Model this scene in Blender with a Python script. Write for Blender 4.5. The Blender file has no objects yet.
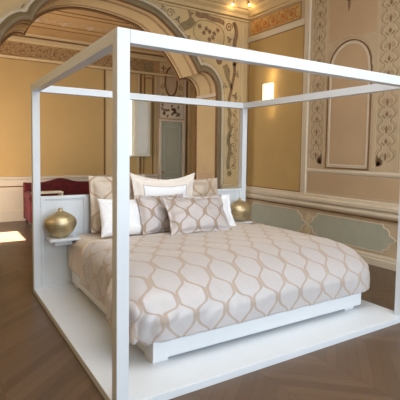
import bpy, math, random
from mathutils import Vector, Matrix, noise
random.seed(7)
PI = math.pi
scene = bpy.context.scene
COL = scene.collection

# ------------------------------------------------------------------ helpers
def link(o, parent=None):
    COL.objects.link(o)
    if parent: o.parent = parent
    return o

def mesh(name, V, F, mat, parent=None, smooth=False, uv=None, bevel=0.0, sub=0, auto=None):
    me = bpy.data.meshes.new(name)
    me.from_pydata([tuple(v) for v in V], [], F)
    me.update()
    if uv:
        l = me.uv_layers.new(name='UVMap')
        for lp in me.loops: l.data[lp.index].uv = uv[lp.vertex_index]
    if smooth:
        for p in me.polygons: p.use_smooth = True
    o = bpy.data.objects.new(name, me)
    if mat: me.materials.append(mat)
    link(o, parent)
    if bevel:
        m = o.modifiers.new('bevel', 'BEVEL'); m.width = bevel; m.segments = 2; m.limit_method = 'ANGLE'
    if sub:
        m = o.modifiers.new('sub', 'SUBSURF'); m.levels = sub; m.render_levels = sub
    return o

class MB:
    def __init__(s): s.V = []; s.F = []
    def add(s, V, F):
        n = len(s.V); s.V += [tuple(v) for v in V]; s.F += [tuple(i + n for i in f) for f in F]; return s
    def box(s, x0, x1, y0, y1, z0, z1):
        V = [(x, y, z) for z in (z0, z1) for y in (y0, y1) for x in (x0, x1)]
        return s.add(V, [(0,2,3,1),(4,5,7,6),(0,1,5,4),(2,6,7,3),(0,4,6,2),(1,3,7,5)])
    def cyl(s, x, y, z0, z1, r, n=20, r1=None):
        r1 = r if r1 is None else r1
        V = [(x+r*math.cos(2*PI*i/n), y+r*math.sin(2*PI*i/n), z0) for i in range(n)] + \
            [(x+r1*math.cos(2*PI*i/n), y+r1*math.sin(2*PI*i/n), z1) for i in range(n)]
        return s.add(V, [(i, (i+1) % n, n+(i+1) % n, n+i) for i in range(n)] + [tuple(range(n-1, -1, -1)), tuple(range(n, 2*n))])
    def build(s, name, mat, parent=None, **k): return mesh(name, s.V, s.F, mat, parent, **k)

def box(name, b, mat, parent=None, bevel=0.004): return MB().box(*b).build(name, mat, parent, bevel=bevel)

def lathe(name, prof, c, mat, parent=None, sy=1.0, n=48):
    V = []; F = []
    for r, z in prof:
        for i in range(n):
            a = 2*PI*i/n; V.append((c[0]+r*math.cos(a), c[1]+sy*r*math.sin(a), c[2]+z))
    for j in range(len(prof)-1):
        for i in range(n):
            F.append((j*n+i, j*n+(i+1) % n, (j+1)*n+(i+1) % n, (j+1)*n+i))
    F.append(tuple(range(n-1, -1, -1))); F.append(tuple((len(prof)-1)*n+i for i in range(n)))
    return mesh(name, V, F, mat, parent, smooth=True)

# plane mappings: (u, z, out of wall) -> world
XR, YH, YB, YJ = 4.28, 4.35, 7.437, 5.07
def RW(u, z, t=0): return (XR - t, u, z)
def HW(u, z, t=0): return (u, YH - t, z)
def BW(u, z, t=0): return (u, YB - t, z)
def JB(u, z, t=0): return (3.57 - t, u, z)

def sweep(mb, mp, pts, prof, closed=False):
    """profile (offset to the left normal, height out of wall) swept along a 2D path on a wall"""
    n = len(pts); V = []; F = []; m = len(prof)
    for i in range(n):
        a = Vector(pts[(i-1) % n] if (closed or i > 0) else pts[0]); b = Vector(pts[i]); c = Vector(pts[(i+1) % n] if (closed or i < n-1) else pts[-1])
        d1 = (b-a); d2 = (c-b)
        if d1.length < 1e-9: d1 = d2
        if d2.length < 1e-9: d2 = d1
        d1 = d1.normalized(); d2 = d2.normalized()
        n1 = Vector((-d1.y, d1.x)); n2 = Vector((-d2.y, d2.x)); nn = (n1+n2)
        if nn.length < 1e-6: nn = n1
        nn.normalize(); k = 1/max(nn.dot(n1), 0.45)
        for o, h in prof: V.append(mp(b.x+nn.x*k*o, b.y+nn.y*k*o, h))
    for i in range(n if closed else n-1):
        j = (i+1) % n
        for q in range(m-1): F.append((i*m+q, i*m+q+1, j*m+q+1, j*m+q))
    if not closed: F.append(tuple(range(m))); F.append(tuple((n-1)*m+q for q in range(m-1, -1, -1)))
    mb.add(V, F)

def ribbon(mb, mp, pts, w, t=.003, closed=False):
    sweep(mb, mp, pts, [(-w/2, 0), (-w/2, t), (w/2, t), (w/2, 0)], closed)

def patch(mb, mp, pts, t=.003):
    n = len(pts)
    V = [mp(p[0], p[1], t) for p in pts] + [mp(p[0], p[1], 0) for p in pts]
    mb.add(V, [tuple(range(n))] + [(i, (i+1) % n, n+(i+1) % n, n+i) for i in range(n)])

def spiral(cx, cy, r, turns, a0, sgn=1, n=26):
    return [(cx+r*(1-.85*i/n)*math.cos(a0+sgn*turns*2*PI*i/n), cy+r*(1-.85*i/n)*math.sin(a0+sgn*turns*2*PI*i/n)) for i in range(n+1)]

def smooth_path(pts, k=6):
    out = []
    P = [pts[0]] + list(pts) + [pts[-1]]
    for i in range(1, len(P)-2):
        p0, p1, p2, p3 = [Vector(q) for q in P[i-1:i+3]]
        for j in range(k):
            t = j/k
            out.append(tuple(.5*((2*p1)+(-p0+p2)*t+(2*p0-5*p1+4*p2-p3)*t*t+(-p0+3*p1-3*p2+p3)*t**3)))
    out.append(tuple(pts[-1])); return out

def leaf(mb, mp, x, y, a, L, w, t=.003):
    pts = []
    for i in range(9):
        s = i/8; pts.append((s*L, w*math.sin(PI*s)**.8))
    for i in range(7, 0, -1):
        s = i/8; pts.append((s*L, -w*math.sin(PI*s)**.8))
    patch(mb, mp, [(x+p*math.cos(a)-q*math.sin(a), y+p*math.sin(a)+q*math.cos(a)) for p, q in pts], t)

# ------------------------------------------------------------------ materials
def lin(c):
    return tuple(((v/255)/12.92 if v/255 <= .04045 else (((v/255)+.055)/1.055)**2.4) for v in c) + (1,)

class NT:
    def __init__(s, name):
        s.m = bpy.data.materials.new(name); s.m.use_nodes = True; s.t = s.m.node_tree; s.b = s.t.nodes['Principled BSDF']
    def n(s, typ, **k):
        nd = s.t.nodes.new(typ)
        for a, v in k.items(): setattr(nd, a, v)
        return nd
    def l(s, a, b): s.t.links.new(a, b)
    def math(s, op, a, b=None, c=None):
        nd = s.n('ShaderNodeMath', operation=op)
        for i, v in enumerate((a, b, c)):
            if v is None: continue
            if isinstance(v, (int, float)): nd.inputs[i].default_value = v
            else: s.l(v, nd.inputs[i])
        return nd.outputs[0]
    def mix(s, f, a, b):
        nd = s.n('ShaderNodeMix', data_type='RGBA')
        for i, v in ((0, f), (6, a), (7, b)):
            if isinstance(v, (int, float, tuple)): nd.inputs[i].default_value = v
            else: s.l(v, nd.inputs[i])
        return nd.outputs[2]
    def noise(s, scale, detail=3, vec=None):
        nd = s.n('ShaderNodeTexNoise'); nd.inputs['Scale'].default_value = scale; nd.inputs['Detail'].default_value = detail
        if vec: s.l(vec, nd.inputs['Vector'])
        return nd.outputs[0]
    def ramp(s, f, stops):
        nd = s.n('ShaderNodeValToRGB'); s.l(f, nd.inputs[0]); e = nd.color_ramp.elements
        e[0].position, e[0].color = stops[0]; e[1].position, e[1].color = stops[-1]
        for p, c in stops[1:-1]: q = e.new(p); q.color = c
        return nd.outputs[0]
    def bump(s, h, st=.2, d=.01):
        nd = s.n('ShaderNodeBump'); nd.inputs['Strength'].default_value = st; nd.inputs['Distance'].default_value = d
        s.l(h, nd.inputs['Height']); s.l(nd.outputs[0], s.b.inputs['Normal'])
    def obj(s): return s.n('ShaderNodeTexCoord').outputs['Object']
    def uv(s): return s.n('ShaderNodeTexCoord').outputs['UV']
    def base(s, c):
        if isinstance(c, tuple): s.b.inputs['Base Color'].default_value = c
        else: s.l(c, s.b.inputs['Base Color'])
    def set(s, **k):
        for a, v in k.items(): s.b.inputs[a.replace('_', ' ')].default_value = v

def plain(name, c, rough=.6, var=.06, scale=6, bump=0.0, spec=.4, metal=0):
    m = NT(name); c = lin(c)
    f = m.noise(scale, 4, m.obj())
    lo = tuple(x*(1-var) for x in c[:3])+(1,); hi = tuple(min(x*(1+var), 1) for x in c[:3])+(1,)
    m.base(m.ramp(f, [(.3, lo), (.7, hi)]))
    m.set(Roughness=rough, Metallic=metal); m.b.inputs['Specular IOR Level'].default_value = spec
    if bump: m.bump(m.noise(scale*8, 3, m.obj()), bump, .005)
    return m.m

M = {}
M['white'] = plain('white_lacquer', (216, 221, 226), .24, .01)
M['base_white'] = plain('white_bed_base', (224, 226, 228), .4, .01)
M['ochre'] = plain('ochre_fabric_wall', (188, 156, 100), .85, .03, 3)
M['ochre_l'] = plain('alcove_ochre_wall', (190, 158, 102), .85, .03, 2)
M['cream'] = plain('cream_painted_plaster', (204, 178, 132), .8, .04, 3)
M['beige'] = plain('pinkish_beige_plaster', (192, 164, 130), .8, .04, 2)
M['pale'] = plain('pale_stone_plaster', (212, 198, 174), .75, .04, 3)
M['greige'] = plain('greige_plaster', (194, 172, 142), .8, .05, 5)
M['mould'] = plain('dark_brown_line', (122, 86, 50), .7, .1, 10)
M['grmould'] = plain('grey_green_moulding', (136, 118, 88), .6, .05, 6)
M['sage'] = plain('sage_green_panel', (176, 176, 156), .7, .04, 6)
M['paintgrey'] = plain('faded_mauve_brown_paint', (142, 112, 84), .85, .15, 14)
M['paintgreen'] = plain('faded_grey_green_paint', (146, 126, 92), .85, .15, 14)
M['paintorange'] = plain('orange_arabesque_paint', (188, 118, 60), .85, .12, 10)
M['paintpale'] = plain('pale_highlight_paint', (208, 190, 152), .85, .06, 10)
M['friezebg'] = plain('gold_frieze_ground', (196, 158, 96), .85, .08, 8)
M['ceil'] = plain('ochre_ceiling', (186, 150, 98), .85, .08, 2)
M['door'] = plain('grey_green_door_paint', (168, 166, 142), .45, .03, 4)
M['shutter'] = plain('ivory_shutter_paint', (226, 218, 194), .4, .02)
M['shutgrey'] = plain('shutter_grey_panel', (226, 224, 212), .4, .02)
M['alcfrieze'] = plain('alcove_frieze_ground', (176, 142, 96), .85, .06, 8)
M['alcscroll'] = plain('alcove_frieze_paint', (146, 112, 74), .85, .12, 14)
M['candel'] = plain('faded_candelabra_paint', (156, 136, 108), .85, .15, 14)
M['mainceil'] = plain('pale_cream_ceiling', (226, 212, 186), .85, .05, 2)
M['brass'] = plain('brushed_brass', (196, 164, 104), .3, .12, 30, metal=1)
M['dark'] = plain('dark_wood_paint', (70, 50, 40), .5, .1)

m = NT('gold_vase_metal')   # brushed champagne gold with horizontal tool marks
tc = m.n('ShaderNodeMapping'); m.l(m.obj(), tc.inputs[0]); tc.inputs['Scale'].default_value = (3, 3, 90)
f = m.noise(3, 4, tc.outputs[0]); m.base(m.ramp(f, [(.3, lin((170, 150, 110))), (.7, lin((214, 198, 162)))]))
m.set(Metallic=.75, Roughness=.36); m.bump(f, .25, .004); M['vase'] = m.m

m = NT('red_velvet'); m.base(m.ramp(m.noise(12, 4, m.obj()), [(.3, lin((66, 5, 9))), (.7, lin((98, 9, 14)))]))
m.set(Roughness=.9); m.b.inputs['Sheen Weight'].default_value = .05; M['velvet'] = m.m

# chevron parquet: bands across X, planks run on the slant and meet in a point
m = NT('chevron_parquet')
sp = m.n('ShaderNodeSeparateXYZ'); m.l(m.obj(), sp.inputs[0]); x, y = sp.outputs[0], sp.outputs[1]
W = .52
tri = m.math('PINGPONG', x, W)
w = m.math('ADD', y, m.math('MULTIPLY', tri, .9))
pl = m.math('DIVIDE', w, .105)
idx = m.math('FLOOR', pl); fr = m.math('FRACT', pl)
band = m.math('FLOOR', m.math('DIVIDE', x, W))
cv = m.n('ShaderNodeCombineXYZ'); m.l(idx, cv.inputs[0]); m.l(band, cv.inputs[1])
wn = m.n('ShaderNodeTexWhiteNoise', noise_dimensions='2D'); m.l(cv.outputs[0], wn.inputs['Vector'])
gv = m.n('ShaderNodeCombineXYZ'); m.l(m.math('MULTIPLY', w, 30), gv.inputs[0]); m.l(m.math('MULTIPLY', x, 3), gv.inputs[1]); m.l(m.math('MULTIPLY', band, 7), gv.inputs[2])
grain = m.noise(1.5, 5, gv.outputs[0])
tone = m.math('ADD', m.math('MULTIPLY', wn.outputs[0], .4), m.math('MULTIPLY', grain, .6))
c = m.ramp(tone, [(.15, lin((80, 61, 46))), (.5, lin((94, 73, 55))), (.95, lin((110, 88, 68)))])
gap = m.math('LESS_THAN', m.math('MINIMUM', fr, m.math('SUBTRACT', 1, fr)), .025)
bt = m.math('FRACT', m.math('DIVIDE', x, W)); gap2 = m.math('LESS_THAN', m.math('MINIMUM', bt, m.math('SUBTRACT', 1, bt)), .006)
g = m.math('MAXIMUM', gap, gap2)
m.base(m.mix(g, c, lin((80, 57, 41))))
m.l(m.math('ADD', .27, m.math('MULTIPLY', grain, .22)), m.b.inputs['Roughness'])
m.bump(m.math('SUBTRACT', grain, g), .12, .003); M['floor'] = m.m

def ogee(name, cell, line, unit=.128, vs=.195, lw=.075, rough=.5, sheen=.15, off=(0, 0), metal=.18):
    m = NT(name); sp = m.n('ShaderNodeSeparateXYZ'); m.l(m.uv(), sp.inputs[0])
    nz = m.noise(5, 2, m.uv())
    u = m.math('DIVIDE', m.math('ADD', sp.outputs[0], off[0]), unit); v = m.math('DIVIDE', m.math('ADD', sp.outputs[1], off[1]), vs)
    u = m.math('ADD', u, m.math('MULTIPLY', m.math('SUBTRACT', nz, .5), .35))
    c = m.math('MULTIPLY', m.math('COSINE', m.math('MULTIPLY', v, PI)), .46)
    # sharpened wave so the cells close in a point
    c = m.math('ADD', c, m.math('MULTIPLY', m.math('COSINE', m.math('MULTIPLY', v, 3*PI)), -.06))
    d1 = m.math('PINGPONG', m.math('SUBTRACT', u, c), 1)
    d2 = m.math('PINGPONG', m.math('ADD', m.math('ADD', u, c), 1), 1)
    d = m.math('MINIMUM', d1, d2)
    mr = m.n('ShaderNodeMapRange', interpolation_type='SMOOTHSTEP'); m.l(d, mr.inputs[0])
    mr.inputs[1].default_value = lw; mr.inputs[2].default_value = lw+.07; mr.inputs[3].default_value = 1; mr.inputs[4].default_value = 0
    f = mr.outputs[0]
    lin2 = m.math('MULTIPLY', f, .85)
    m.base(m.mix(lin2, m.mix(m.noise(26, 3, m.uv()), lin(tuple(x-8 for x in cell)), lin(cell)), lin(line)))
    rr = m.math('ADD', rough, m.math('MULTIPLY', f, .12)); m.l(rr, m.b.inputs['Roughness'])
    m.l(m.math('MULTIPLY', m.math('SUBTRACT', 1, f), metal), m.b.inputs['Metallic']); m.b.inputs['Sheen Weight'].default_value = sheen; m.b.inputs['Sheen Roughness'].default_value = .45; m.b.inputs['Sheen Tint'].default_value = lin((222, 206, 186)); m.b.inputs['Specular IOR Level'].default_value = .5
    m.bump(m.math('ADD', m.noise(9, 4, m.uv()), m.math('MULTIPLY', f, .3)), .35, .01)
    return m.m
M['duvet'] = ogee('ogee_jacquard_satin', (194, 190, 191), (168, 149, 133), sheen=.8)
M['sham'] = ogee('beige_ogee_sham', (200, 184, 166), (166, 136, 106), .14, .2)
M['scat'] = ogee('taupe_ogee_pillow_satin', (192, 184, 182), (150, 126, 102), .115, .15, .08)
M['satin'] = plain('beige_satin_sheet', (214, 200, 184), .45, .04, 8)
M['linen'] = plain('white_cotton', (232, 232, 234), .75, .01, 8)
m = NT('bordered_cotton'); sp = m.n('ShaderNodeSeparateXYZ'); m.l(m.uv(), sp.inputs[0])
du = m.math('ABSOLUTE', sp.outputs[0]); dv = m.math('ABSOLUTE', sp.outputs[1])   # metres from the middle
ed = m.math('MAXIMUM', m.math('SUBTRACT', du, .30), m.math('SUBTRACT', dv, .205))
ln = m.math('MULTIPLY', m.math('GREATER_THAN', ed, -.004), m.math('LESS_THAN', ed, .004))
bd = m.math('GREATER_THAN', ed, .0)
m.base(m.mix(ln, m.mix(m.math('MULTIPLY', bd, .6), lin((236, 236, 238)), lin((226, 208, 188))), lin((164, 160, 158))))
m.set(Roughness=.6); M['border'] = m.m

def emit(name, c, s):
    m = NT(name); m.base(lin(c)); m.b.inputs['Emission Color'].default_value = lin(c); m.b.inputs['Emission Strength'].default_value = s
    return m.m
M['shade'] = emit('lit_opal_shade', (255, 236, 195), 1.2)
M['bulb'] = emit('lit_bulb', (255, 226, 170), 7.0)
M['daypane'] = emit('daylit_window_pane', (236, 242, 250), 1.1)

def structure(o): o['kind'] = 'structure'; return o
def tag(o, label, cat, group=None):
    o['label'] = label; o['category'] = cat
    if group: o['group'] = group
    return o
def empty(name, loc=(0, 0, 0)):
    o = bpy.data.objects.new(name, None); o.location = loc; o.empty_display_size = .1; COL.objects.link(o); return o
def adopt(root):
    """children are built in world coordinates; hand them over to the base-point empty"""
    inv = Matrix.Translation(root.location).inverted()
    for c in list(root.children): c.matrix_parent_inverse = inv

# ------------------------------------------------------------------ shell
XL, YF, ZC = -3.6, -4.6, 4.5
structure(MB().box(XL-.2, 5.9, YF-.2, YB+.2, -.1, 0).build('floor', M['floor']))
ce = structure(MB().box(XL-.2, XR+.2, YF-.2, YH+.72, ZC, ZC+.1).build('ceiling', M['mainceil']))

# head wall with the mixtilinear arched opening
ARCH = [(-.12, 0), (-.12, 2.75)] + smooth_path([(-.10, 2.88), (-.04, 3.05), (.067, 3.22), (.2, 3.34), (.34, 3.365)], 4)[:-1] + [(.355, 3.35)] + \
       smooth_path([(.37, 3.38), (.40, 3.45), (.47, 3.56), (.61, 3.70), (.85, 3.83), (1.2, 3.915), (1.69, 3.91), (2.217, 3.82), (2.45, 3.70), (2.69, 3.52), (2.85, 3.365), (2.99, 3.20), (3.10, 3.04), (3.165, 2.925)], 3) + \
       smooth_path([(3.19, 2.945), (3.29, 2.965), (3.40, 2.93), (3.49, 2.84), (3.54, 2.74), (3.56, 2.60)], 4) + [(3.575, 0)]
def arch_wall(x0, x1, ztop):
    V = []; F = []
    n = len(ARCH)
    for yy in (YH, YJ):
        for p in ARCH: V.append((p[0], yy, p[1]))
        for p in ARCH: V.append((p[0], yy, ztop))
        V += [(x0, yy, 0), (x0, yy, ztop), (x1, yy, 0), (x1, yy, ztop)]
    K = 2*n+4
    for s in (0, 1):
        o = s*K; r = (lambda f: f) if s == 0 else (lambda f: tuple(reversed(f)))
        for i in range(1, n-2): F.append(r((o+i, o+i+1, o+n+i+1, o+n+i)))
        F.append(r((o+2*n, o+0, o+1, o+n+1, o+2*n+1)))
        F.append(r((o+n-1, o+2*n+2, o+2*n+3, o+n+n-2, o+n-2)))
    for i in range(n-1): F.append((i, K+i, K+i+1, i+1))
    F.append((2*n+1, 2*n+3, K+2*n+3, K+2*n+1)); F.append((2*n, 2*n+1, K+2*n+1, K+2*n)); F.append((2*n+2, K+2*n+2, K+2*n+3, 2*n+3))
    return V, F
V, F = arch_wall(XL, XR, ZC)
wh = structure(mesh('wall_head', V, F, M['cream']))
# arch moulding in two bands and a dark line
mb = MB(); sweep(mb, HW, ARCH, [(0, 0), (0, .035), (.02, .05), (.05, .055), (.075, .04), (.085, .02), (.10, .03), (.115, .02), (.12, 0)])
mb.build('arch_moulding', M['grmould'], wh, smooth=False)
mb = MB(); ribbon(mb, lambda u, z, t: HW(u, z, t), [(p[0], p[1]) for p in ARCH], .014, .05); mb.build('arch_edge_line', M['mould'], wh)
mb = MB(); sweep(mb, HW, ARCH, [(.19, 0), (.19, .006), (.205, .006), (.205, 0)]); mb.build('arch_outline', M['greige'], wh)
mb = MB(); sweep(mb, lambda u, z, t: (u, YJ-t, z), ARCH, [(0, .05), (-.028, .05), (-.035, 0), (-.005, -.004)]); mb.build('arch_back_line', M['mould'], wh)
mb = MB(); sweep(mb, HW, ARCH, [(.125, 0), (.125, .012), (.15, .022), (.165, .012), (.165, 0)]); mb.build('arch_outer_moulding', M['pale'], wh)
mb = MB()
for h in (.13, .17, .55, .59): sweep(mb, lambda u, z, t: (u, YH+t, z), ARCH[1:-1], [(0, h), (-.004, h), (-.004, h+.014), (0, h+.014)])
mb.build('intrados_line', M['alcscroll'], wh)
panel_ = MB(); patch(panel_, JB, [(YH+.10, .1), (YJ-.10, .1), (YJ-.10, 2.5), (YH+.10, 2.5)], .0015); panel_.build('jamb_panel', M['beige'], wh)
mb = MB(); sweep(mb, JB, [(YH, 2.58), (YJ, 2.58)], [(-.03, 0), (-.03, .008), (0, .02), (.02, .03), (.03, .03), (.03, 0)]); mb.build('impost_moulding', M['pale'], wh)
mb = MB(); ribbon(mb, JB, [(YH, 2.545), (YJ, 2.545)], .01, .012); mb.build('impost_line', M['mould'], wh)
# intrados of the arch: painted side panel
mb = MB(); mb2 = MB()
for k in (YH+.12, YJ-.12): ribbon(mb, JB, [(k, .1), (k, 2.6)], .014)
for k in (YH+.2, YJ-.2): ribbon(mb, JB, [(k, .9), (k, 2.5)], .006)
for zc in (1.2, 1.45, 1.7, 1.95):
    for s in (-1, 1):
        ribbon(mb2, JB, spiral(YH+.36+s*.07, zc, .06, 1.1, PI/2, s), .012)
    leaf(mb2, JB, YH+.36, zc-.05, PI/2, .13, .03)
mb.build('jamb_line', M['greige'], wh); mb2.build('jamb_ornament', M['beige'], wh)
# painting on the head wall
mb = MB(); g = MB(); hl = MB()
def band(b, pts, w): ribbon(b, HW, smooth_path(pts), w)
band(mb, [(3.10, 3.965), (3.2, 3.945), (3.3, 3.96), (3.45, 3.93), (3.6, 3.93), (3.72, 3.90)][:6], .085)
band(mb, [(3.93, 3.95), (3.99, 3.86), (4.0, 3.72), (3.97, 3.6), (3.96, 3.46), (3.99, 3.3), (3.965, 3.15)], .085)
band(mb, [(3.965, 3.2), (3.975, 3.05), (3.955, 2.93), (3.93, 2.8), (3.90, 2.66), (3.86, 2.5), (3.90, 2.4)], .06)
band(g, [(2.78, 3.62), (2.86, 3.7), (2.97, 3.76), (3.06, 3.86)], .15)
for r in (.14, .095): band(hl, [(3.83+r*math.cos(a*PI/8), 3.84+r*math.sin(a*PI/8)) for a in range(17)], .016)
ribbon(mb, HW, spiral(3.83, 3.84, .085, 1.6, 0), .022)
for r in (.16, .11): band(hl, [(2.60+r*1.4*math.cos(a*PI/8), 3.885+r*.8*math.sin(a*PI/8)) for a in range(17)], .014)
ribbon(g, HW, spiral(2.60, 3.885, .08, 1.5, 0), .02)
for pts in ([(3.06, 3.70), (3.15, 3.84), (3.3, 3.88), (3.5, 3.86), (3.66, 3.80), (3.72, 3.68), (3.70, 3.5), (3.60, 3.42), (3.4, 3.45), (3.2, 3.5), (3.08, 3.58), (3.06, 3.70)],): band(g, pts, .012)
for (cx, cz) in [(3.0, 3.95), (2.45, 3.93), (2.75, 3.80), (3.85, 3.62), (3.83, 3.45), (3.70, 3.30), (3.80, 3.30), (4.03, 3.0), (3.76, 2.75), (4.0, 2.6)]:
    ribbon(mb, HW, spiral(cx, cz, .05, 1.1, cx*7), .012)
    for a in range(3): leaf(g, HW, cx, cz, a*2+cx*5, .08, .014)
band(hl, [(4.09, 3.94), (4.09, 3.2), (4.07, 2.6)], .014)
band(hl, [(3.90, 3.70), (3.90, 3.3), (3.87, 3.0)], .014)
for (cx, cz) in [(3.19, 3.76), (3.28, 3.66), (3.4, 3.7), (3.5, 3.68), (3.58, 3.75), (3.4, 3.56), (3.33, 3.74), (3.47, 3.60)]:
    for a in range(5): leaf(mb, HW, cx, cz, a*1.3+cx*9, .05, .014)
for cx, cz in ((2.93, 3.52), (3.62, 3.19)):
    for s in (-1, 1): leaf(mb, HW, cx, cz-.06, PI/2+s*.45, .13, .035)
# diamond lattice blob and drop to the right of the arch
patch(g, HW, [(3.70, 3.12), (3.80, 3.17), (3.88, 3.05), (3.86, 2.9), (3.93, 2.78), (3.90, 2.68), (3.83, 2.82), (3.76, 2.95)])
# tall grisaille on the strip next to the corner
band(g, [(3.84, 2.40), (3.89, 2.25), (3.87, 2.1), (3.90, 1.95), (3.87, 1.82), (3.86, 1.7), (3.90, 1.6), (3.88, 1.45), (3.86, 1.3), (3.88, 1.2)], .075)
for i in range(7):
    zc = 1.25+i*.2
    ribbon(g, HW, spiral(3.99, zc, .055, 1.2, i*1.3, 1 if i % 2 else -1), .012)
    ribbon(mb, HW, spiral(4.03, zc+.1, .045, 1.1, i*2.1+1, -1 if i % 2 else 1), .010)
    leaf(g, HW, 3.95, zc, .6+i, .1, .018)
ribbon(hl, HW, [(4.09, 1.0), (4.09, 2.5)], .012); ribbon(hl, HW, [(3.81, 1.0), (3.81, 2.5)], .012)
ribbon(g, HW, [(4.12, 1.0), (4.12, 2.6)], .008)
for a in range(6): leaf(g, HW, 3.90, 1.12, a*PI/3, .07, .018)
patch(hl, HW, [(4.135, .98), (4.175, .98), (4.175, 3.95), (4.135, 3.95)])
patch(hl, HW, [(3.72, .98), (3.80, .98), (3.80, 2.6), (3.72, 2.6)], .0025)
mb.build('painted_brown_ornament', M['paintgrey'], wh); g.build('painted_grey_ornament', M['paintgreen'], wh); hl.build('painted_pale_lines', M['paintpale'], wh)
# dado on the head wall to the right of the arch
mb = MB(); sweep(mb, HW, [(3.70, .86), (XR, .86)], [(-.06, 0), (-.06, .03), (0, .05), (.04, .06), (.06, .03), (.06, 0)])
mb.build('chair_rail', M['paintpale'], wh)
mb = MB(); sweep(mb, HW, [(3.70, .02), (XR, .02)], [(0, 0), (0, .03), (.12, .03), (.15, 0)]); mb.build('baseboard', M['pale'], wh)

# cornices: along the head wall and along the right wall
CP = [(0, 0), (0, .03), (.035, .035), (.04, .08), (.09, .1), (.13, .16), (.16, .17), (.17, .22), (.30, .30), (.34, .30), (.36, .36), (.5, .36), (.5, 0)]
mb = MB(); sweep(mb, HW, [(XL, 4.0), (XR, 4.0)], CP); o = structure(mb.build('trim_1', M['cream']))
mb = MB(); sweep(mb, HW, [(XL, 4.035), (XR, 4.035)], [(0, 0), (0, .05), (.008, .05), (.008, 0)]); mb.build('dark_line', M['mould'], o)
mb = MB(); sweep(mb, RW, [(YF, 4.03), (YH, 4.03)], [(-a, b) if False else (a, b) for a, b in CP[:-2]] + [(.47, .36), (.47, 0)]); structure(mb.build('trim_2', M['cream']))

# ------------------------------------------------------------------ right wall
wr = structure(MB().box(XR, XR+.2, YF-.2, YH+.72, 0, ZC).build('wall_right', M['greige']))
def panel(name, mp, u0, u1, z0, z1, mat, parent, t=.004):
    mb = MB(); patch(mb, mp, [(u0, z0), (u1, z0), (u1, z1), (u0, z1)], t); return mb.build(name, mat, parent)
def frame(name, mp, u0, u1, z0, z1, mat, parent, w=.02, t=.02):
    mb = MB(); sweep(mb, mp, [(u0, z0), (u1, z0), (u1, z1), (u0, z1)], [(-w/2, 0), (-w/2, t*.6), (0, t), (w/2, t*.6), (w/2, 0)], True); return mb.build(name, mat, parent)
panel('fabric_panel', RW, 2.87, 4.30, .89, 3.60, M['ochre'], wr)
frame('panel_edge_line', RW, 2.862, 4.29, .885, 3.605, M['mould'], wr, .014, .010)
panel('painted_frieze', RW, 2.96, 4.26, 3.74, 4.0, M['friezebg'], wr, .005)
frame('frieze_edge_line', RW, 2.955, 4.265, 3.735, 4.0, M['mould'], wr, .010, .010)
mb = MB(); gg = MB()
def RF(u, z, t=0): return RW(u, z, t+.005)
for i, cu in enumerate((3.16, 3.38, 3.61, 3.84, 4.07)):
    s = 1 if i % 2 else -1
    ribbon(mb, RF, spiral(cu, 3.87, .10, 1.5, s*PI/2, s), .018)
    for a in range(6): leaf(mb, RF, cu, 3.87, a*PI/3+.3, .05, .012)
    for a in (-2.6, -.5, .6, 2.5): leaf(mb, RF, cu+.10*math.cos(a), 3.87+.10*math.sin(a), a+.5, .07, .014)
ribbon(mb, RF, smooth_path([(2.98+i*.1, 3.77+(.03 if i % 2 else 0)) for i in range(13)]), .014)
for i in range(12): leaf(gg, RF, 3.02+i*.105, 3.80+(i % 3)*.07, i*1.1, .06, .014)
mb.build('frieze_scrolls', M['paintorange'], wr); gg.build('frieze_leaves', M['beige'], wr)
mb = MB(); sweep(mb, RW, [(2.85, 3.67), (YH, 3.67)], [(-.06, 0), (-.06, .02), (-.03, .03), (.03, .03), (.05, .015), (.05, 0)]); mb.build('frieze_rail', M['pale'], wr)
# pilaster edge and corner strip
mb = MB(); sweep(mb, RW, [(2.79, .88), (2.79, 4.0)], [(-.065, 0), (-.065, .012), (-.05, .02), (.02, .02), (.03, .028), (.055, .028), (.065, 0)])
mb.build('pilaster_moulding', M['pale'], wr)
mb = MB(); sweep(mb, RW, [(1.03, 1.25), (1.03, 4.0)], [(-.065, 0), (-.065, .012), (-.03, .02), (.03, .02), (.065, 0)]); mb.build('pilaster_moulding', M['pale'], wr)
# candelabra paintings either side of the niche
def candelabra(mb, hl, uc, hw, z0, z1, n, dark):
    H = (z1-z0)/n
    for i in range(n):
        z = z0+i*H
        for s in (-1, 1):
            pts = [(uc+s*hw*.2, z), (uc+s*hw*.85, z+.14*H), (uc+s*hw*.9, z+.34*H), (uc+s*hw*.45, z+.46*H), (uc+s*hw*.5, z+.6*H), (uc+s*hw*.95, z+.72*H), (uc+s*hw*.7, z+.92*H), (uc+s*hw*.2, z+H)]
            ribbon(mb, RW, smooth_path(pts, 4), hw*.07)
            ribbon(mb, RW, smooth_path([(uc+(p[0]-uc)*1.2, p[1]+.02) for p in pts], 4), hw*.035)
            ribbon(hl, RW, smooth_path([(uc+(p[0]-uc)*.78, p[1]) for p in pts], 4), hw*.07)
            ribbon(mb, RW, spiral(uc+s*hw*.45, z+.24*H, hw*.26, 1.2, PI/2, s), hw*.06)
            leaf(mb, RW, uc+s*hw*.1, z+.6*H, PI/2-s*.9, hw*.6, hw*.10)
        dd = dark
        patch(dd, RW, [(uc, z+.66*H), (uc+hw*.2, z+.76*H), (uc, z+.88*H), (uc-hw*.2, z+.76*H)])
        leaf(dd, RW, uc, z+.05*H, PI/2, .3*H, hw*.13)
mb = MB(); hl = MB(); dk = MB()
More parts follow.
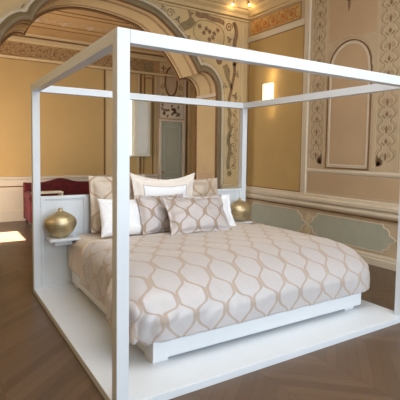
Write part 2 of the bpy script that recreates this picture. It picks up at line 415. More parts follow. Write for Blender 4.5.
for (u0, u1) in ((2.36, 2.70), (1.10, 1.50)):
    c_ = (u0+u1)/2; hw = (u1-u0)/2
    candelabra(mb, hl, c_+.01, hw*.66, 1.42, 3.98, 7, dk)
    for s in (u0+.03, u1-.03): ribbon(hl, RW, [(s, 1.32), (s, 4.0)], .010); 
    # dark acanthus heel at the foot of each strip
    hx = u0+.07 if u0 > 2 else u1-.06; s = 1 if u0 > 2 else -1
    for k in range(4): leaf(dk, RW, hx, 1.36, PI/2+s*(.15-k*.35)-(.2*s), .17-.02*k, .022)
mb.build('candelabra_painting', M['candel'], wr); hl.build('candelabra_outlines', M['paintpale'], wr); dk.build('candelabra_accents', M['paintgrey'], wr)
# arched niche panel
niche_pts = [(2.315, 1.32), (2.315, 2.77)] + [(1.945+.36*math.cos(a*PI/14), 2.79+.37*math.sin(a*PI/14)) for a in range(0, 15)] + [(1.575, 2.72), (1.575, 1.32)]
mb = MB(); patch(mb, RW, niche_pts, .004); mb.build('niche_panel', M['beige'], wr)
mb = MB(); sweep(mb, RW, niche_pts, [(.0, 0), (.0, .006), (.035, .014), (.045, .010), (.045, 0)], True); mb.build('niche_inner_edge', M['pale'], wr)
mb = MB(); sweep(mb, RW, niche_pts, [(0, 0), (0, .018), (-.008, .022), (-.016, .018), (-.016, 0)], True); mb.build('niche_dark_line', M['mould'], wr)
outer = [(2.40, 1.29), (2.40, 2.83)] + [(1.975+.415*math.cos(a*PI/14), 2.83+.41*math.sin(a*PI/14)) for a in range(0, 15)] + [(1.56, 2.78), (1.51, 2.70), (1.51, 1.29)]
mb = MB(); ribbon(mb, RW, outer, .016, .008); mb.build('niche_outer_line', M['greige'], wr)
panel('upper_panel', RW, 1.52, 2.34, 3.2, 3.98, M['beige'], wr, .002)
dk = MB()
for s in (-1, 1):
    ribbon(dk, RW, smooth_path([(1.99, 3.90), (1.99+s*.12, 3.86), (1.99+s*.25, 3.92), (1.99+s*.36, 3.97)]), .02)
    leaf(dk, RW, 1.99, 3.72, PI/2+s*.5, .13, .02)
leaf(dk, RW, 1.99, 3.58, PI/2, .26, .022); ribbon(dk, RW, spiral(2.32, 3.9, .07, 1.4, 0), .02); ribbon(dk, RW, spiral(1.64, 3.9, .07, 1.4, PI, -1), .02)
dk.build('hanging_ornament', M['paintgrey'], wr)
# lower plain band under niche
mb = MB(); sweep(mb, RW, [(YF, 1.255), (2.72, 1.255)], [(-.03, 0), (-.03, .012), (.0, .02), (.03, .012), (.03, 0)]); mb.build('niche_sill_moulding', M['pale'], wr)
panel('plinth_panel', RW, .5, 2.70, .92, 1.20, M['beige'], wr, .003)
# chair rail
mb = MB(); sweep(mb, RW, [(YF, .66), (YH, .66)], [(-.012, 0), (-.012, .02), (.02, .05), (.045, .055), (.07, .035), (.085, .035), (.11, .06), (.15, .06), (.17, .03), (.21, .022), (.22, 0)])
cr = mb.build('chair_rail', M['pale'], wr)
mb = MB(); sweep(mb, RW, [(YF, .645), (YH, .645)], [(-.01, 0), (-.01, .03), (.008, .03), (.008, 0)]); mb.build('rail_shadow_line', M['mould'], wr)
# dado: shaped sage panels
def dado(u0, u1):
    z0, z1 = .19, .575; zc = (z0+z1)/2; e = .20
    half = [(u0+e, z0), (u0+e-.02, z0+.045), (u0+e-.075, z0+.06), (u0+e-.10, z0+.10), (u0+e-.10, zc-.06), (u0+.04, zc-.03), (u0, zc), (u0+.04, zc+.03), (u0+e-.10, zc+.06), (u0+e-.10, z1-.10), (u0+e-.075, z1-.06), (u0+e-.02, z1-.045), (u0+e, z1)]
    other = [(u1-(p[0]-u0), p[1]) for p in reversed(half)]
    return [(p[0], p[1]) for p in half] + other
for i, (u0, u1) in enumerate(((1.10, 2.66), (2.70, 4.26), (-.5, 1.05), (-2.1, -.55))):
    P = dado(u0, u1)
    mb = MB(); patch(mb, RW, P, .004); mb.build('sage_panel', M['sage'], wr)
    mb = MB(); ribbon(mb, RW, P, .014, .012, True); mb.build('panel_moulding', M['mould' if False else 'pale'], wr)
mb = MB()
for s in (-1, 1):
    ribbon(mb, RW, spiral(2.68, .385+s*.10, .07, 1.1, s*PI/2, s), .025, .008)
    leaf(mb, RW, 2.68, .385, s*PI/2, .14, .03, .01)
mb.build('dado_cartouche', M['paintpale'], wr)
mb = MB(); sweep(mb, RW, [(YF, 0), (YH, 0)], [(0, 0), (0, .045), (.09, .045), (.10, .03), (.125, .03), (.135, .015), (.15, .012), (.15, 0)])
structure(mb.build('baseboard_right', M['pale']))

# ------------------------------------------------------------------ room beyond the arch
BX0, BX1, BZ = -1.6, 5.7, 3.93
wb = structure(MB().box(BX0-.2, BX1+.2, YB, YB+.2, 0, BZ+.3).build('wall_alcove_back', M['ochre_l']))
structure(MB().box(BX1, BX1+.2, YJ, YB, 0, BZ+.3).build('wall_alcove_right', M['ochre_l']))
# left wall of that room with a tall french window letting the sun in
wl = MB(); 
for b in ((YJ, 5.27, 0, BZ), (6.25, YB, 0, BZ), (5.27, 6.25, 2.62, BZ)): wl.box(BX0-.1, BX0, b[0], b[1], b[2], b[3])
structure(wl.build('wall_alcove_left', M['ochre_l']))
wn_ = MB()
for yy in (5.27, 6.21): wn_.box(BX0-.08, BX0-.04, yy, yy+.04, 0, 2.62)
for zz in (0, 2.58): wn_.box(BX0-.08, BX0-.04, 5.27, 6.25, zz, zz+.04)
structure(wn_.build('window_1', M['shutter']))
cb = structure(MB().box(BX0-.2, BX1+.2, YJ, YB+.2, BZ, BZ+.1).build('ceiling_alcove', M['ceil']))
def CM(u, v, t=0): return (u, v, BZ-t)
mb = MB(); ribbon(mb, CM, [(BX0+.5, YJ+.4), (BX1-.5, YJ+.4), (BX1-.5, 6.68), (BX0+.5, 6.68)], .02, .008, True); ribbon(mb, CM, [(BX0+.6, YJ+.6), (BX1-.6, YJ+.6), (BX1-.6, 6.4), (BX0+.6, 6.4)], .008, .008, True)
mb.build('ceiling_line', M['mould'], cb)
mb = MB()
for i in range(7):
    cx = .3+i*.5
    for s in (-1, 1): ribbon(mb, CM, spiral(cx+s*.12, 6.15, .14, 1.2, 0, s), .022)
    leaf(mb, CM, cx, 6.1, PI/2, .3, .05)
mb.build('ceiling_painting', M['greige'], cb)
# frieze, cornice, uprights
def bsweep(name, z, prof, mat, x0=BX0, x1=BX1): mb = MB(); sweep(mb, BW, [(x0, z), (x1, z)], prof); return mb.build(name, mat, wb)
bsweep('alcove_cornice', 3.76, [(0, 0), (0, .03), (.03, .05), (.09, .055), (.11, .09), (.14, .09), (.17, .12), (.17, 0)], M['cream'])
bsweep('cornice_line', 3.865, [(-.012, 0), (-.012, .10), (.012, .10), (.012, 0)], M['mould'])
bsweep('frieze_ground', 3.61, [(-.13, 0), (-.13, .004), (.13, .004), (.13, 0)], M['alcfrieze'])
bsweep('frieze_moulding', 3.43, [(-.03, 0), (-.03, .02), (.02, .04), (.04, .02), (.04, 0)], M['cream'])
bsweep('frieze_line', 3.395, [(-.006, 0), (-.006, .02), (.006, .02), (.006, 0)], M['mould'])
mb = MB()
def BF(u, z, t=0): return BW(u, z, t+.004)
for i in range(30):
    cx = .05+i*.2; s = 1 if i % 2 else -1
    if 3.75 < cx < 4.75: continue
    ribbon(mb, BF, spiral(cx, 3.61, .095, 1.5, s*PI/2, s), .014)
    for a in range(7): leaf(mb, BF, cx+.09*math.cos(a*.9+i), 3.61+.07*math.sin(a*.9+i), a*2.1+i, .07, .012)
    for zz in (3.505, 3.715): leaf(mb, BF, cx, zz, s*.3, .1, .012)
mb.build('frieze_scrolls', M['alcscroll'], wb)
for x0, x1, mt in ((2.49, 2.52, 'mould'), (2.54, 2.72, 'cream'), (2.76, 2.78, 'mould'), (3.34, 3.37, 'greige'), (3.40, 3.44, 'mould'), (3.50, 3.52, 'mould'), (3.74, 3.76, 'mould'), (3.80, 3.84, 'cream'), (3.86, 3.93, 'beige'), (4.64, 4.68, 'pale'), (4.70, 4.74, 'mould'), (4.76, 4.80, 'cream')):
    mb = MB(); patch(mb, BW, [(x0, .95), (x1, .95), (x1, 3.40), (x0, 3.40)], .014); mb.build('wall_strip', M[mt], wb)
panel('small_green_panel', BW, 3.52, 3.73, 3.45, 3.70, M['paintgreen'], wb, .008)
panel('ochre_panel', BW, 3.54, 3.72, 2.9, 3.30, M['ochre'], wb, .008); frame('ochre_panel_edge', BW, 3.53, 3.73, 2.89, 3.31, M['mould'], wb, .02, .012)
# overdoor: oval between painted scrolls, then painted panel above the door
ov = [(4.25+.17*math.cos(a*PI/16), 3.28+.36*math.sin(a*PI/16)) for a in range(32)]
panel('overdoor_ground', BW, 3.93, 4.62, 2.75, 3.74, M['cream'], wb, .006)
mb = MB(); patch(mb, lambda u, z, t=0: BW(u, z, t+.006), ov, .004); mb.build('overdoor_oval', M['beige'], wb)
mb = MB(); sweep(mb, BW, ov, [(-.02, 0), (-.02, .02), (0, .03), (.02, .02), (.02, 0)], True); mb.build('oval_moulding', M['mould'], wb)
mb = MB()
for s in (-1, 1):
    for zc in (2.9, 3.15, 3.45): ribbon(mb, BF, spiral(4.27+s*.27, zc, .07, 1.2, PI/2, s), .02, .008)
    for a in range(4): leaf(mb, BF, 4.27+s*.24, 3.6, a*1.57, .08, .02, .008)
mb.build('overdoor_scrolls', M['paintgrey'], wb)
panel('overdoor_panel', BW, 3.95, 4.62, 2.36, 2.73, M['pale'], wb, .006)
mb = MB(); g = MB()
for i in range(22):
    cx = 4.0+random.random()*.58; cz = 2.42+random.random()*.26
    leaf(mb if i % 2 else g, BF, cx, cz, random.random()*6.28, .10, .03, .006)
mb.build('overdoor_flowers', M['paintgrey'], wb); g.build('overdoor_leaves', M['paintgreen'], wb)
# chair rail + dado of the back wall (left part, up to the door)
bsweep('chair_rail', .90, [(-.02, 0), (-.02, .02), (0, .04), (.03, .045), (.05, .02), (.05, 0)], M['pale'], BX0, 3.9)
panel('dado_ground', BW, BX0, 3.9, 0, .90, M['pale'], wb, .006)
bsweep('dado_line', .735, [(-.012, 0), (-.012, .012), (.012, .012), (.012, 0)], M['mould'], BX0, 3.9)
bsweep('baseboard', 0, [(0, 0), (0, .03), (.20, .03), (.23, .01), (.23, 0)], M['pale'], BX0, 3.9)
# door
dr = structure(MB().box(3.98, 4.58, YB-.03, YB, .01, 2.27).build('door_1', M['door'], bevel=.004))
fr_ = MB(); fr_.box(3.92, 3.975, YB-.05, YB, 0, 2.33); fr_.box(4.585, 4.64, YB-.05, YB, 0, 2.33); fr_.box(3.975, 4.585, YB-.05, YB, 2.275, 2.33); fr_.build('door_frame', M['pale'], dr, bevel=.006)
fr_ = MB()
for z0, z1 in ((.15, .85), (1.0, 2.15)): sweep(fr_, lambda u, z, t=0: BW(u, z, t+.03), [(4.06, z0), (4.50, z0), (4.50, z1), (4.06, z1)], [(-.015, 0), (-.015, .012), (.015, .012), (.015, 0)], True)
fr_.build('door_moulding', M['sage'], dr)
box('door_handle', (4.02, 4.05, YB-.09, YB-.03, .98, 1.04), M['brass'], dr)
# window with an ivory shutter leaf
w2 = structure(MB().box(2.84, 3.20, YB-.03, YB-.005, 1.42, 2.76).build('window_2', M['daypane']))
fr_ = MB()
for a, b, c_, d in ((2.80, 2.84, 1.38, 2.80), (3.17, 3.21, 1.38, 2.80), (2.84, 3.17, 1.38, 1.42), (2.84, 3.17, 2.76, 2.80)): fr_.box(a, b, YB-.06, YB-.005, c_, d)
fr_.build('window_frame', M['shutter'], w2, bevel=.004)
sh = MB().box(3.21, 3.64, YB-.10, YB-.05, 1.39, 2.79).build('shutter', M['shutter'], w2, bevel=.006)
fr_ = MB(); sp_ = [(3.28, 1.47), (3.57, 1.47), (3.57, 2.62), (3.53, 2.70), (3.425, 2.72), (3.32, 2.70), (3.28, 2.62)]
patch(fr_, lambda u, z, t=0: BW(u, z, t+.10), sp_, .003); fr_.build('shutter_panel', M['shutgrey'], sh)
fr_ = MB(); ribbon(fr_, lambda u, z, t=0: BW(u, z, t+.10), sp_, .02, .012, True); fr_.build('shutter_moulding', M['shutter'], sh)

# ------------------------------------------------------------------ left and foot wall (behind the camera)
structure(MB().box(XL-.2, XL, YF-.2, YH, 0, ZC).build('wall_left', M['ochre']))
ft = MB(); wins = ((-.75, .65), (1.2, 2.5), (3.0, 4.15)); Z0, Z1 = .2, 3.7
xs = [XL] + [v for w_ in wins for v in w_] + [XR]
for i in range(0, len(xs), 2): ft.box(xs[i], xs[i+1], YF-.2, YF, 0, ZC)
for a, b in wins: ft.box(a, b, YF-.2, YF, 0, Z0); ft.box(a, b, YF-.2, YF, Z1, ZC)
structure(ft.build('wall_foot', M['cream']))
for i, (a, b) in enumerate(wins):
    w_ = MB()
    for x in (a, (a+b)/2-.03, b-.06): w_.box(x, x+.06, YF-.14, YF-.08, Z0, Z1)
    for z in (Z0, 1.4, 2.45, Z1-.06): w_.box(a, b, YF-.135, YF-.085, z, z+.06)
    structure(w_.build('window_%d' % (i+3), M['shutter']))

# ------------------------------------------------------------------ the bed
BW_, BL, TH, PW, HT = 2.8, 2.5, .052, .075, 2.2
bed = empty('canopy_bed', (1.4, 1.25, 0)); tag(bed, 'white lacquered four-poster canopy bed frame on a low white platform', 'bed')
box('platform', (0, BW_, 0, BL, 0, TH), M['white'], bed, .003)
for x in (0, BW_-PW):
    for y in (0, BL-PW): box('post', (x, x+PW, y, y+PW, TH, HT), M['white'], bed, .0025)
for y in (0, BL-PW): box('canopy_beam', (PW+.001, BW_-PW-.001, y, y+PW, HT-PW, HT-.0005), M['white'], bed, .0025)
for x in (0, BW_-PW): box('canopy_beam', (x, x+PW, PW+.001, BL-PW-.001, HT-PW, HT-.0005), M['white'], bed, .0025)
hb = box('headboard', (PW, BW_-PW, BL-.065, BL-.01, TH, 1.03), M['white'], bed, .003)
def HB(u, z, t=0): return (u, BL-.065-t, z)
mb = MB()
for u0, u1 in ((PW, .56), (.56, 2.24), (2.24, BW_-PW)):
    P = [(u0+.012, TH+.005), (u1-.012, TH+.005), (u1-.012, 1.02), (u0+.012, 1.02)]
    sweep(mb, HB, P, [(-.012, 0), (-.012, .014), (.022, .014), (.022, 0)], True)
mb.build('headboard_frame', M['white'], hb, bevel=.002)
box('bed_base', (.395, 2.605, .346, BL-.08, .078, .30), M['base_white'], bed, .004)
for x0, x1, y0, y1 in ((.40, .52, .36, .5), (2.40, 2.52, .365, .5), (.40, .52, 2.2, 2.34), (2.46, 2.585, 2.2, 2.34), (.56, 2.44, .60, 2.1)):
    box('foot_block', (x0, x1, y0, y1, TH, .078), M['base_white'], bed, .001)
for xc in (.27, 2.53+.04):
    s = box('bedside_shelf', (xc-.155, xc+.155, 2.17, BL-.066, .585, .61), M['white'], bed, .003)
    box('shelf_bracket', (xc-.09, xc+.09, 2.26, BL-.066, .525, .585), M['white'], s, .003)

mt = MB().box(.43, 2.57, .40, BL-.09, .301, .48).build('mattress', M['linen'], bevel=.04)
tag(mt, 'thick white mattress under the duvet on the bed base', 'mattress')

# duvet: flat cloth parametrised in metres, draped over a rounded block
def drape(name, x0, x1, yh, yf, top, hang_x, hang_f, r, mat, parent=None, rf=(.11, .11), grow=0, nx=110, ny=100, wr=1.0, seed=0, thick=.02):
    arc = r*PI/2; RH, RV = rf
    arcf = PI/2*math.sqrt((RH*RH+RV*RV)/2)
    def side(s, w):      # s = cloth length past the start of the round, w = how much it faces the foot
        rh = r+(RH-r)*w; rv = r+(RV-r)*w; al = arc+(arcf-arc)*w
        if s <= 0: return 0, 0
        if s < al: a = s/al*PI/2; return rh*math.sin(a), rv*(1-math.cos(a))
        return rh+(s-al)*.05, rv+(s-al)
    u0 = x0+r-(arc+hang_x); u1 = x1-r+(arc+hang_x); v1 = yh; v0 = yf+RH-(arcf+hang_f)
    V = []; UV = []; F = []
    for j in range(ny+1):
        for i in range(nx+1):
            u = u0+(u1-u0)*i/nx; v = v0+(v1-v0)*j/ny
            su = max(0, (x0+r)-u, u-(x1-r)); sv = max(0, (yf+RH)-v)
            q = math.hypot(su, sv); wt = sv*sv/(q*q) if q else 0
            s = min((su**2.4+sv**2.4)**(1/2.4) if q else 0, arc+hang_x+(arcf+hang_f-arc-hang_x)*wt)
            hx, dz = side(s, wt)
            ux = (su/q if q else 0)*(-1 if u < x0+r else 1); uy = -(sv/q if q else 0)
            bx = min(max(u, x0+r), x1-r); by = max(v, yf+RH)
            k = min(1, dz/.15)
            ww = noise.noise(Vector((u*5.5*1, v*5.5, seed)))*.012*(.4+k)*(1+1.2*math.exp(-((u-.35)**2+(v-.25)**2)/.2)) + noise.noise(Vector((u*14, v*14, seed+5)))*.004
            # vertical folds down the hanging sides, deeper near the near-left corner
            near = math.exp(-((u-.35)**2+(v-.35)**2)/.12)
            along = (v if su > sv else u)
            fold = (math.sin(along*40+noise.noise(Vector((u*4, v*4, 2)))*7)*.5+.5)*k*(.004+.014*near)*wr
            ang = math.atan2(sv, su) if (su > 0 and sv > 0) else 0
            if su > 0 and sv > 0: fold += ((math.sin(ang*12+noise.noise(Vector((u*6, v*6, 3)))*3)*.5+.5)*.014-.012)*k*wr
            x = bx+ux*(hx+fold+ww*.6); y = by+uy*(hx+fold+ww*.6)
            puff = .018*math.sin(PI*min(1, max(0, (u-x0)/(x1-x0))))+.010*math.sin(PI*min(1, max(0, (v-yf)/(yh-yf))))
            z = top-dz+ww*(1-.5*k)*.8+puff*(1-k)
            V.append((x, y, z+grow)); UV.append((u, v))
    for j in range(ny):
        for i in range(nx):
            a = j*(nx+1)+i; F.append((a, a+1, a+nx+2, a+nx+1))
    o = mesh(name, V, F, mat, parent, smooth=True, uv=UV)
    md = o.modifiers.new('thick', 'SOLIDIFY'); md.thickness = thick; md.offset = 1
    return o
dv = drape('duvet', .345, 2.665, 1.80, .30, 0.618, .26, .125, .12, M['duvet'], rf=(.62, .26), nx=130, ny=110)
tag(dv, 'beige and silver ogee patterned duvet draped over the bed', 'duvet')
sh_ = drape('bed_sheet', .365, 2.64, 2.40, 1.66, .592, .24, -.155, .10, M['satin'], nx=100, ny=40, seed=3, thick=.006)
tag(sh_, 'plain beige satin sheet showing between duvet and headboard', 'sheet')
# rolled edge of the duvet at the pillow end
def drape_roll():
    V = []; F = []; UV = []; n = 90; m_ = 10; y0 = 1.80
    x0, x1, r, top = .345, 2.665, .12, .622
    arc = r*PI/2; L0 = x0+r-(arc+.27); L1 = x1-r+(arc+.27)
    for i in range(n+1):
        u = L0+(L1-L0)*i/n; su = max(0, x0+r-u, u-(x1-r)); sg = -1 if u < x0+r else 1
        if su < arc: a = su/r; hx, dz, nx_, nz_ = r*math.sin(a), r*(1-math.cos(a)), math.sin(a)*sg, math.cos(a)
        else: hx, dz, nx_, nz_ = r+(su-arc)*.07, r+su-arc, sg, .0
        bx = min(max(u, x0+r), x1-r)+sg*hx
        for j in range(m_):
            t = 2*PI*j/m_; off = .008+.018*math.sin(t); yy = y0+.02*noise.noise(Vector((u*4, 0, 9)))+.035*math.cos(t)
            V.append((bx+nx_*off, yy, top-dz+nz_*off)); UV.append((u, yy))
    for i in range(n):
        for j in range(m_): a = i*m_+j; b = i*m_+(j+1) % m_; F.append((a, b, b+m_, a+m_))
    return mesh('rolled_edge', V, F, M['satin'], dv, smooth=True, uv=UV)
drape_roll()

# ------------------------------------------------------------------ pillows
def pillow(name, c, w, h, t, lean, yaw, roll, mat, flange=.0, pinch=.05, seed=0, n=34, sag=0.0):
    """c = middle of the lower edge; leans back by `lean` degrees from upright"""
    V = []; UV = []; F = []
    Rm = Matrix.Rotation(math.radians(yaw), 4, 'Z') @ Matrix.Rotation(math.radians(-lean), 4, 'X') @ Matrix.Rotation(math.radians(roll), 4, 'Y')
    fw = 1-flange*2/w; fh = 1-flange*2/h
    for side in (-1, 1):
        for j in range(n+1):
            for i in range(n+1):
                a = -1+2*i/n; b = -1+2*j/n
                a = math.sin(a*PI/2)*.35+a*.65; b = math.sin(b*PI/2)*.35+b*.65
                x = w/2*a*(1-pinch*(1-b*b)); z = h/2*b*(1-pinch*1.3*(1-a*a))
                z += h/2
                aa = min(1, abs(a)/fw); bb = min(1, abs(b)/fh)
                p = max(0, (1-aa**2.4))**.5*max(0, (1-bb**2.4))**.5
                nz = noise.noise(Vector((a*2.2+seed*3.1, b*2.2, seed)))*.022+noise.noise(Vector((a*6, b*6, seed+9)))*.007
                # creases radiating from the corners
                cr_ = math.sin(math.atan2(1.05-abs(b), 1.05-abs(a))*14)*.006*min(1, (abs(a)*abs(b))*1.4)
                d = p*t/2+(nz+cr_)*(p**.5)+.004
                y = side*d + (noise.noise(Vector((a*3+seed, b*3, 4)))*.018*(1-p))
                z -= sag*(1-a*a)*max(0, b)*h
                V.append(Vector(c)+(Rm @ Vector((x, y, z)))); UV.append((a*w/2, b*h/2))
    N = (n+1)*(n+1)
    for j in range(n):
        for i in range(n):
            a = j*(n+1)+i
            F.append((a, a+1, a+n+2, a+n+1)); F.append((N+a, N+a+n+1, N+a+n+2, N+a+1))
    for i in range(n):
        for a, b in ((i, i+1), ):
            F.append((a, N+a, N+b, b)); c0 = n*(n+1); F.append((c0+a, c0+b, N+c0+b, N+c0+a))
            l0 = i*(n+1); l1 = (i+1)*(n+1); F.append((l0, l1, N+l1, N+l0)); F.append((l0+n, N+l0+n, N+l1+n, l1+n))
    return mesh(name, V, F, mat, None, smooth=True, uv=UV)
G = 'pillows against the headboard'
ZP = .625
tag(pillow('pillow', (.90, 2.26, ZP), .68, .63, .12, 9, 0, 0, M['sham'], .045, .035, 1), 'large beige ogee patterned square pillow leaning on the left of the headboard', 'pillow', G)
tag(pillow('pillow', (1.93, 2.27, ZP), .68, .57, .12, 9, 0, 0, M['sham'], .045, .035, 2), 'large beige pillow behind right, half hidden against the headboard', 'pillow', G)
tag(pillow('pillow', (.86, 1.93, ZP), .60, .42, .13, 24, 3, 3, M['linen'], .0, .06, 3), 'plain white pillow at left, partly hidden by the near post', 'pillow', G)
tag(pillow('pillow', (1.90, 1.88, ZP), .66, .42, .14, 24, -3, 0, M['linen'], .05, .09, 4), 'plain white pillow at right beside the vase, behind the front patterned one', 'pillow', G)
tag(pillow('pillow', (1.41, 2.14, ZP+.01), .86, .65, .13, 8, 0, 1, M['border'], .06, .11, 5, sag=.06), 'white pillow with beige border and thin grey outline, highest in the middle', 'pillow', G)
tag(pillow('pillow', (1.29, 1.87, ZP+.012), .60, .44, .13, 24, 2, 0, M['scat'], .02, .05, 6), 'taupe ogee patterned pillow, left of the two patterned ones in front', 'pillow', G)
tag(pillow('pillow', (1.575, 1.59, ZP+.022), .76, .46, .15, 33, -3, 0, M['scat'], .03, .08, 7), 'frontmost silvery taupe ogee patterned pillow in the middle of the bed', 'pillow', G)

# ------------------------------------------------------------------ vases
def vase(c, label):
    v = lathe('vase', [(.062, 0), (.072, .004), (.105, .028), (.138, .07), (.160, .115), (.168, .15), (.165, .175), (.150, .203), (.122, .228), (.088, .250), (.055, .266), (.030, .276), (.023, .283), (.023, .298), (.026, .304), (.018, .306), (.014, .298)], c, M['vase'], sy=.85)
    tag(v, label, 'vase', 'gold vases on the bedside shelves'); return v
vase((.245, 2.29, .6105), 'round brushed gold vase with tiny neck on the left bedside shelf')
vase((2.595, 2.29, .6105), 'round brushed gold vase with tiny neck on the right bedside shelf, beside white pillow')

# ------------------------------------------------------------------ red sofa beyond the arch
so = empty('sofa', (1.32, 6.65, 0)); tag(so, 'dark red velvet camelback sofa in the room beyond the arch', 'sofa')
SX0, SX1 = .635, 2.10; c_ = (SX0+SX1)/2
top = []
for i in range(41):
    s = -1+2*i/40
    z = .845 + .085*math.exp(-(s/.33)**2) + .012*math.exp(-((abs(s)-1)/.1)**2)
    top.append((SX0+(SX1-SX0)*i/40, z))
V = []; F = []
for yy, lo in ((6.82, .12), (6.98, .12)):
    for x, z in top: V += [(x, yy, lo), (x, yy+(.0 if yy < 6.9 else .0), z)]
n = len(top)
for i in range(n-1):
    a = 2*i; F.append((a, a+2, a+3, a+1)); b = 2*n+2*i; F.append((b, b+1, b+3, b+2)); F.append((a+1, a+3, b+3, b+1)); F.append((a, b, b+2, a+2))
F.append((0, 1, 2*n+1, 2*n)); F.append((2*n-2, 4*n-2, 4*n-1, 2*n-1))
mesh('backrest', V, F, M['velvet'], so, bevel=.02)
box('seat_frame', (SX0+.02, SX1-.02, 6.28, 6.82, .12, .34), M['velvet'], so, .02)
for i in range(2):
    w_ = (SX1-SX0-.30)/2; box('seat_cushion', (SX0+.15+i*w_+.003, SX0+.15+(i+1)*w_-.003, 6.27, 6.82, .34, .47), M['velvet'], so, .04)
for x in (SX0, SX1-.14):
    a = MB(); a.box(x, x+.14, 6.26, 6.82, .12, .60); am = a.build('armrest', M['velvet'], so, bevel=.03)
    r_ = MB(); n = 18
    V = [(x+.07+.085*math.cos(2*PI*i/n), yy, .60+.085*math.sin(2*PI*i/n)) for yy in (6.24, 6.84) for i in range(n)]
    r_.add(V, [(i, (i+1) % n, n+(i+1) % n, n+i) for i in range(n)]+[tuple(range(n-1, -1, -1)), tuple(range(n, 2*n))]); r_.build('arm_roll', M['velvet'], am, bevel=.01)
for x in (SX0+.06, SX1-.06):
    for y in (6.32, 6.92): MB().cyl(x, y, 0, .12, .018, 12, .028).build('leg', M['dark'], so)
sf = so
# pale open table standing between headboard and sofa
tb = empty('side_table', (.29, 3.2, 0)); tag(tb, 'pale cream open console table behind the headboard, in front of red sofa', 'table')
box('table_top', (.125, .47, 3.06, 3.22, .995, 1.015), M['shutter'], tb, .003)
for x in (.128, .442):
    for y in (3.062, 3.193): box('leg', (x, x+.025, y, y+.025, 0, .994), M['shutter'], tb, .002)
box('shelf', (.13, .465, 3.065, 3.215, .30, .32), M['shutter'], tb, .003)
# ------------------------------------------------------------------ wall lamp and ceiling spots
sc = empty('wall_sconce', (XR-.004, 3.78, 2.6)); tag(sc, 'lit rectangular opal glass wall lamp on the ochre panel near the corner', 'wall lamp')
lamp_y0, lamp_y1 = 3.54, 3.78
MB().box(XR-.030, XR-.006, 3.60, 3.72, 2.38, 2.72).build('back_plate', M['brass'], sc, bevel=.003)
MB().box(XR-.085, XR-.032, lamp_y0, lamp_y1, 2.42, 2.76).build('lamp_shade', M['shade'], sc, bevel=.006)
MB().box(XR-.075, XR-.032, 3.63, 3.69, 2.36, 2.415).build('bracket', M['brass'], sc, bevel=.003)
def spot(c, label):
    s = empty('ceiling_spotlight', c); tag(s, label, 'spotlight', 'spotlights along the cornice')
    MB().cyl(c[0], c[1], c[2]+.028, c[2]+.07, .03, 20, .04).build('housing', M['brass'], s)
    MB().cyl(c[0], c[1], c[2], c[2]+.027, .017, 16).build('bulb', M['bulb'], s)
spot((3.74, 4.13, 4.165), 'small glowing spotlight above the head wall, left of the ceiling corner')
spot((4.05, 4.03, 4.19), 'small glowing spotlight by the right wall cornice, right of the ceiling corner')
bpy.context.view_layer.update()
for root in [o for o in COL.objects if o.type == 'EMPTY']: adopt(root)

# ------------------------------------------------------------------ lights
def area(name, loc, rot, sx, sy, power, col):
    d = bpy.data.lights.new(name, 'AREA'); d.shape = 'RECTANGLE'; d.size = sx; d.size_y = sy; d.energy = power; d.color = col
    o = bpy.data.objects.new(name, d); o.location = loc; o.rotation_euler = rot; COL.objects.link(o); return o
DAY = (.72, .86, 1.0)
for (a, b), pw in zip(wins, (66, 54, 62)):
    area('window_daylight', ((a+b)/2, YF-.25, (Z0+Z1)/2), (PI/2, 0, 0), b-a, Z1-Z0, pw*1.0, DAY)
area('window_daylight', (BX0-.15, 5.76, 1.2), (0, -PI/2, 0), 2.3, .95, 55, (.95, .96, 1.0))
d = bpy.data.lights.new('sun', 'SUN'); d.energy = 60; d.angle = .01; d.color = (1, .93, .82)
o = bpy.data.objects.new('sun', d); o.rotation_euler = Vector((1.0, 0.0, -1.24)).to_track_quat('-Z', 'Y').to_euler(); o.location = (-4, 5.7, 4); COL.objects.link(o)
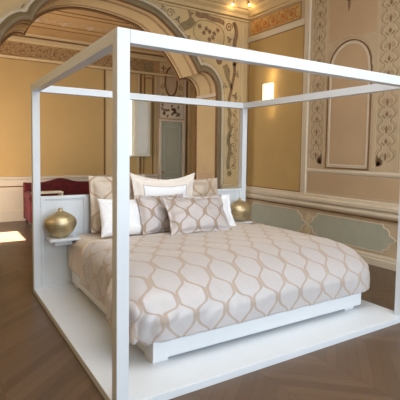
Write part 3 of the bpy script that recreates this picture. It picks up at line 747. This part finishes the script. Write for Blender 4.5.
def pt(name, loc, power, r=.03, col=(1, .72, .38)):
    d = bpy.data.lights.new(name, 'POINT'); d.energy = power; d.shadow_soft_size = r; d.color = col
    o = bpy.data.objects.new(name, d); o.location = loc; COL.objects.link(o)
pt('sconce_light', (XR-.13, 3.60, 2.92), .9, .08, (1, .8, .5)); pt('sconce_light', (XR-.13, 3.60, 2.28), .4, .08, (1, .8, .5))
pt('spot_light', (3.74, 4.10, 4.10), .6); pt('spot_light', (4.03, 4.0, 4.12), .6)
area('warm_left_fill', (-3.5, 1.2, 2.9), (0, math.radians(-95), 0), 1.0, 4.0, 18, (1, .76, .48))  # added warm fill from the left for the beam faces, no fixture modelled
area('soft_top_fill', (1.0, -.8, 4.4), (0, 0, 0), 3.0, 3.0, 75, (.93, .96, 1))  # added overhead fill to brighten platform, duvet and other upward faces
w = bpy.data.worlds.new('world'); scene.world = w; w.use_nodes = True
w.node_tree.nodes['Background'].inputs[0].default_value = (.75, .86, 1, 1); w.node_tree.nodes['Background'].inputs[1].default_value = .6

# ------------------------------------------------------------------ camera
f, hy, yaw, cx, cy, ch, pitch, roll = 424.687, 177.928, .5554, -.8476, -2.2387, 1.5305, .0622, -.0142
fw = Vector((math.sin(yaw)*math.cos(pitch), math.cos(yaw)*math.cos(pitch), -math.sin(pitch)))
rt = Vector((math.cos(yaw), -math.sin(yaw), 0)); up = rt.cross(fw)
r2 = rt*math.cos(roll)-up*math.sin(roll); u2 = rt*math.sin(roll)+up*math.cos(roll)
cd = bpy.data.cameras.new('camera'); cam = bpy.data.objects.new('camera', cd); COL.objects.link(cam)
cam.matrix_world = Matrix(((r2.x, u2.x, -fw.x, cx), (r2.y, u2.y, -fw.y, cy), (r2.z, u2.z, -fw.z, ch), (0, 0, 0, 1)))
cd.sensor_width = 36; cd.lens = 36*f/400; cd.shift_y = -(200-hy)/400; cd.clip_start = .05
scene.camera = cam
vs = scene.view_settings; vs.view_transform = 'Standard'; vs.look = 'None'; vs.gamma = 1; vs.use_curve_mapping = False; vs.exposure = .85
